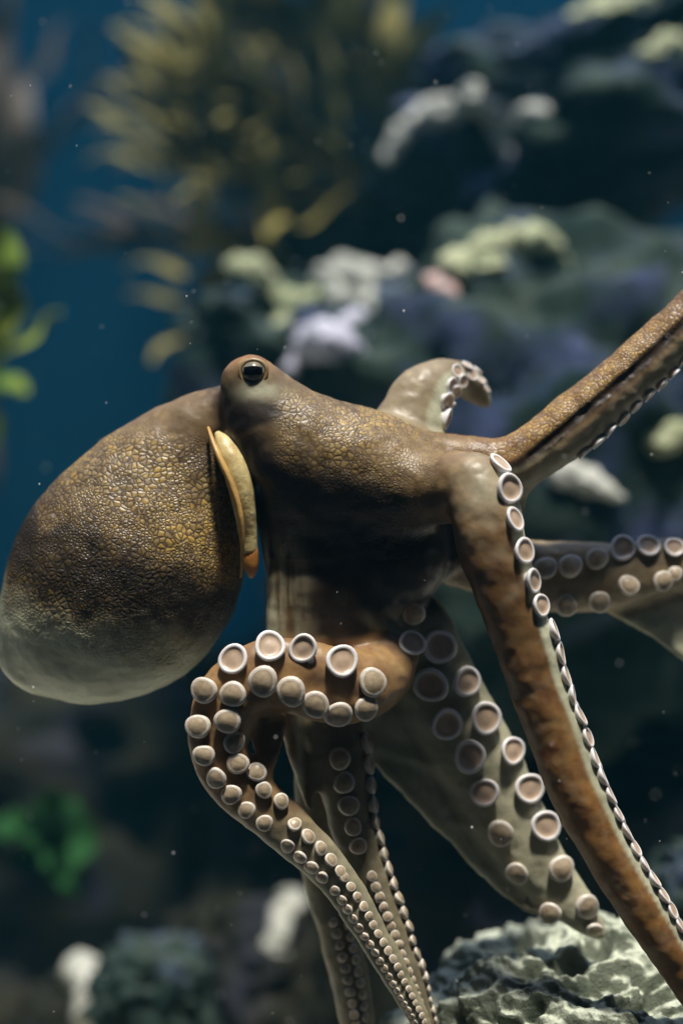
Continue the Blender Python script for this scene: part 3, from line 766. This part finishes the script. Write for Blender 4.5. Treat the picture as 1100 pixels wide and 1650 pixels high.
# the curled arm
for px, py, r, c in [(598,1100,24,1),(548,1067,27,0),(489,1046,25,0),(435,1044,25,0),(378,1064,24,0),(332,1112,21,1),
                     (322,1170,20,1),(330,1216,19,1),(350,1252,18,1),(374,1279,17,1),(398,1304,15,1),(427,1325,14,1),
                     (545,1148,24,1),(508,1133,24,1),(470,1113,24,1),(424,1097,24,1),(377,1118,23,1),(368,1160,22,1),
                     (377,1195,19,1),(383,1230,18,1),(413,1245,16,1),(425,1273,15,1),(452,1291,14,1),(588,1140,20,1)]:
    ray_sucker(px, py, r, bool(c), (-0.05, -1, 0.12))
def arm_rows(nm, t0, t1, ratio, angs, dirv=None, closed=True, rmin=3.0, gap=1.95, push=0.98, rmax=99, stagger=True):
    """rows of suckers along an arm's oral side; angs in degrees about the arm from that side"""
    a = ARMS[nm]; w_ = a['w']; n = len(w_); fl = a['flat']
    seglen = np.linalg.norm(np.diff(w_[:, :3], axis=0), axis=1); cum = np.concatenate([[0], np.cumsum(seglen)])
    for ai, ang in enumerate(angs):
        s_ = cum[int(t0 * (n - 1))]; send = cum[int(t1 * (n - 1))]; first = True
        while s_ < send:
            i = min(np.searchsorted(cum, s_), n - 2)
            f_ = (s_ - cum[i - 1]) / max(cum[i] - cum[i - 1], 1e-9) if i > 0 else 0
            c = w_[i - 1] + (w_[i] - w_[i - 1]) * f_ if i > 0 else w_[0]
            T = Vector(w_[min(i + 1, n - 1)][:3] - w_[max(i - 1, 0)][:3]).normalized()
            D = Vector(dirv or a['sd']); D = (D - T * D.dot(T)).normalized()
            D = Matrix.Rotation(math.radians(ang), 3, T) @ D
            r = min(max(c[3] * ratio, rmin * S), rmax * S)
            if first and stagger and ai % 2: s_ += gap * r * 0.5; first = False; continue
            first = False
            hit = bvh.ray_cast(Vector(c[:3]) + D * 3.0 * c[3], -D)
            p = Vector(c[:3]) + D * c[3] * push
            if hit[0] is not None and (hit[0] - Vector(c[:3])).length < 1.6 * c[3]: p = hit[0] + D * r * 0.1
            put_sucker(p, D, r, closed)
            s_ += gap * r
arm_rows('E', 0.575, 0.70, 0.33, (-36, 36), closed=True, rmin=4, gap=2.1)
arm_rows('E', 0.70, 0.97, 0.29, (-34, 34), closed=True, rmin=4, gap=2.05)
arm_rows('A', 0.40, 0.86, 0.30, (-14, 34), (0.50, 0.05, -0.86), closed=False)
for px, py, r in [(803,750,21),(816,788,25),(826,838,20),(840,888,22),(855,936,21),(867,976,20)]:
    ray_sucker(px, py, r, False, (1.0, -0.3, 0.1), 0.75, 0.12)
arm_rows('B', 0.365, 0.86, 0.42, (-2, -40), (1.0, -0.20, 0.1), closed=False, gap=1.85, rmax=23)
arm_rows('F', 0.16, 0.40, 0.42, (34,), (0.62, -0.8, 0), closed=True, gap=2.1)
arm_rows('F', 0.14, 0.95, 0.40, (0,), (0.97, -0.1, 0.1), closed=True)
arm_rows('F', 0.45, 0.95, 0.28, (0,), (0.3, -1, 0), closed=True)
arm_rows('G', 0.35, 0.9, 0.25, (-20, 20), (0.3, -1, 0), closed=True, gap=2.4)
arm_rows('I', 0.20, 0.95, 0.36, (-14, 28), (1.0, 0.12, 0.1), closed=False)
print('suckers', n_suck, 'verts', len(V))

# ---- mantle rim, siphon, eye
def tube_mesh(name, nodes, mat, parent, flat=(1, 1), seg=14, cap=True):
    sp = pxnodes(nodes, 6); v = []; f = []; n = len(sp)
    up = Vector((0, -1, 0))
    for i, (x, y, z, r) in enumerate(sp):
        a = Vector(sp[min(i + 1, n - 1)][:3] - sp[max(i - 1, 0)][:3]).normalized()
        u = (up - a * up.dot(a)).normalized(); w_ = a.cross(u)
        for k in range(seg):
            an = 2 * math.pi * k / seg
            v.append(Vector((x, y, z)) + u * math.cos(an) * r * flat[0] + w_ * math.sin(an) * r * flat[1])
    for i in range(n - 1):
        for k in range(seg): f.append((i*seg+k, i*seg+(k+1)%seg, (i+1)*seg+(k+1)%seg, (i+1)*seg+k))
    if cap: f.append(tuple(range(seg))[::-1]); f.append(tuple(range((n-1)*seg, n*seg)))
    return mesh_obj(name, v, f, mat, parent)
RIMC = simple_mat('mantle_rim_skin', (0.30, 0.17, 0.05), (0.50, 0.32, 0.10), 70, 0.45, 0.0010, 0.2)
SIPH = simple_mat('siphon_skin', (0.34, 0.24, 0.08), (0.62, 0.52, 0.26), 110, 0.45, 0.0012, 0.2)
ORNG = simple_mat('siphon_tip_skin', (0.26, 0.10, 0.02), (0.40, 0.18, 0.04), 90, 0.4, 0.0006, 0.2)
tube_mesh('mantle_rim', [(336,690,-20,3),(345,716,-42,5),(357,745,-54,6.5),(372,778,-60,6.5),(384,815,-62,6),(390,855,-58,5),(390,900,-48,3),(388,930,-38,2)], RIMC, root, (1.6, 0.9))
si = tube_mesh('siphon', [(350,698,-16,5),(362,716,-28,15),(376,745,-36,21),(388,785,-38,21),(395,825,-34,18),(400,865,-28,15),(402,890,-26,14)], SIPH, root, (1.1, 1))
tube_mesh('siphon_tip', [(401,862,-24,9),(403,886,-28,13),(404,906,-28,13),(405,920,-27,10),(405,929,-26,5),(405,932,-26,2)], ORNG, si, (0.9, 1))

d = (P(408, 599, 0) - CAM).normalized(); hit, nrm, _, _ = bvh.ray_cast(CAM, d)
ec = hit + Vector((0, 1, 0)) * 8 * S
def sph(name, c, dims, mat, parent, seg=28, ring=18):
    bm = bmesh.new(); bmesh.ops.create_uvsphere(bm, u_segments=seg, v_segments=ring, radius=1.0)
    v = [Vector((q.co.x * dims[0], q.co.y * dims[1], q.co.z * dims[2])) + c for q in bm.verts]
    f = [[l.vert.index for l in fa.loops] for fa in bm.faces]; bm.free()
    return mesh_obj(name, v, f, mat, parent)
IRIS = simple_mat('iris', (0.07, 0.07, 0.07), (0.26, 0.22, 0.12), 320, 0.12)
PUP = simple_mat('pupil_black', (0.002, 0.002, 0.003), (0.004, 0.004, 0.006), 50, 0.08)
LID = simple_mat('eyelid_skin', (0.16, 0.10, 0.04), (0.28, 0.20, 0.10), 160, 0.4, 0.0006, 0.1)
eye = sph('eye', ec, (20*S, 17*S, 18*S), IRIS, root)
# bar pupil: rounded slab following the eyeball
pv = []; pf = []
nx_, nz_ = 16, 6
for i in range(nx_ + 1):
    for j in range(nz_ + 1):
        x = (i / nx_ * 2 - 1) * 15; hh = 6.8 * (1 - 0.25 * abs(i / nx_ * 2 - 1) ** 3); z = (j / nz_ * 2 - 1) * hh + 1.5
        y = -17 * math.sqrt(max(0, 1 - (x / 20) ** 2 - (z / 18) ** 2)) - 0.8
        pv.append(ec + Vector((x * S, y * S, z * S)))
for i in range(nx_):
    for j in range(nz_):
        a = i * (nz_ + 1) + j; pf.append((a, a + nz_ + 1, a + nz_ + 2, a + 1))
mesh_obj('pupil', pv, pf, PUP, eye)
lv = []; lf = []
for i in range(36):
    a = 2 * math.pi * i / 36
    rx, rz = 21, 19
    for k in range(10):
        b_ = 2 * math.pi * k / 10; th = 3.2 + 1.2 * max(0, math.sin(a)) + 3.0 * max(0, -math.sin(a)) + 0.5 * math.sin(3 * a)
        lv.append(ec + Vector((math.cos(a) * (rx + th * math.cos(b_)), -3 + 5 * math.sin(b_), math.sin(a) * (rz + th * math.cos(b_)))) * S)
for i in range(36):
    for k in range(10): lf.append((i*10+k, ((i+1)%36)*10+k, ((i+1)%36)*10+(k+1)%10, i*10+(k+1)%10))
mesh_obj('eyelid', lv, lf, LID, eye)

# ------------------------------------------------------------------ drifting specks in the water
bm = bmesh.new()
SPECK = simple_mat('speck', (0.5, 0.52, 0.5), (0.7, 0.7, 0.68), 50, 0.7)
for i in range(330):
    y = random.uniform(-0.25, 0.55); p = at(random.uniform(-60, 1160), random.uniform(-60, 1700), y)
    r = random.choice((0.25, 0.3, 0.35, 0.5, 0.7)) * 1e-3
    bmesh.ops.create_icosphere(bm, subdivisions=1, radius=r, matrix=Matrix.Translation(p) @ Matrix.Diagonal((1, 1, random.uniform(.5, 1.6), 1)))
me = bpy.data.meshes.new('drifting_specks'); bm.to_mesh(me); bm.free(); me.materials.append(SPECK)
o = bpy.data.objects.new('drifting_specks', me); COL.objects.link(o)
tag(o, 'tiny white specks drifting in the water', 'specks', None, 'stuff')

# ------------------------------------------------------------------ the murky water itself
hz = box_sheet('haze', (-2.0, -3.2, -1.4), (2.0, 2.4, 1.75), None)
hz.data.materials.clear()
hm = bpy.data.materials.new('sea_water'); hm.use_nodes = True; t = hm.node_tree; t.nodes.clear()
out = t.nodes.new('ShaderNodeOutputMaterial'); pv_ = t.nodes.new('ShaderNodeVolumePrincipled')
pv_.inputs['Color'].default_value = (0.12, 0.60, 0.78, 1); pv_.inputs['Density'].default_value = 0.026
pv_.inputs['Anisotropy'].default_value = 0.0
t.links.new(pv_.outputs[0], out.inputs['Volume'])
hz.data.materials.append(hm); hz['kind'] = 'stuff'; hz['label'] = 'pale blue green murk of the sea water'; hz['category'] = 'haze'
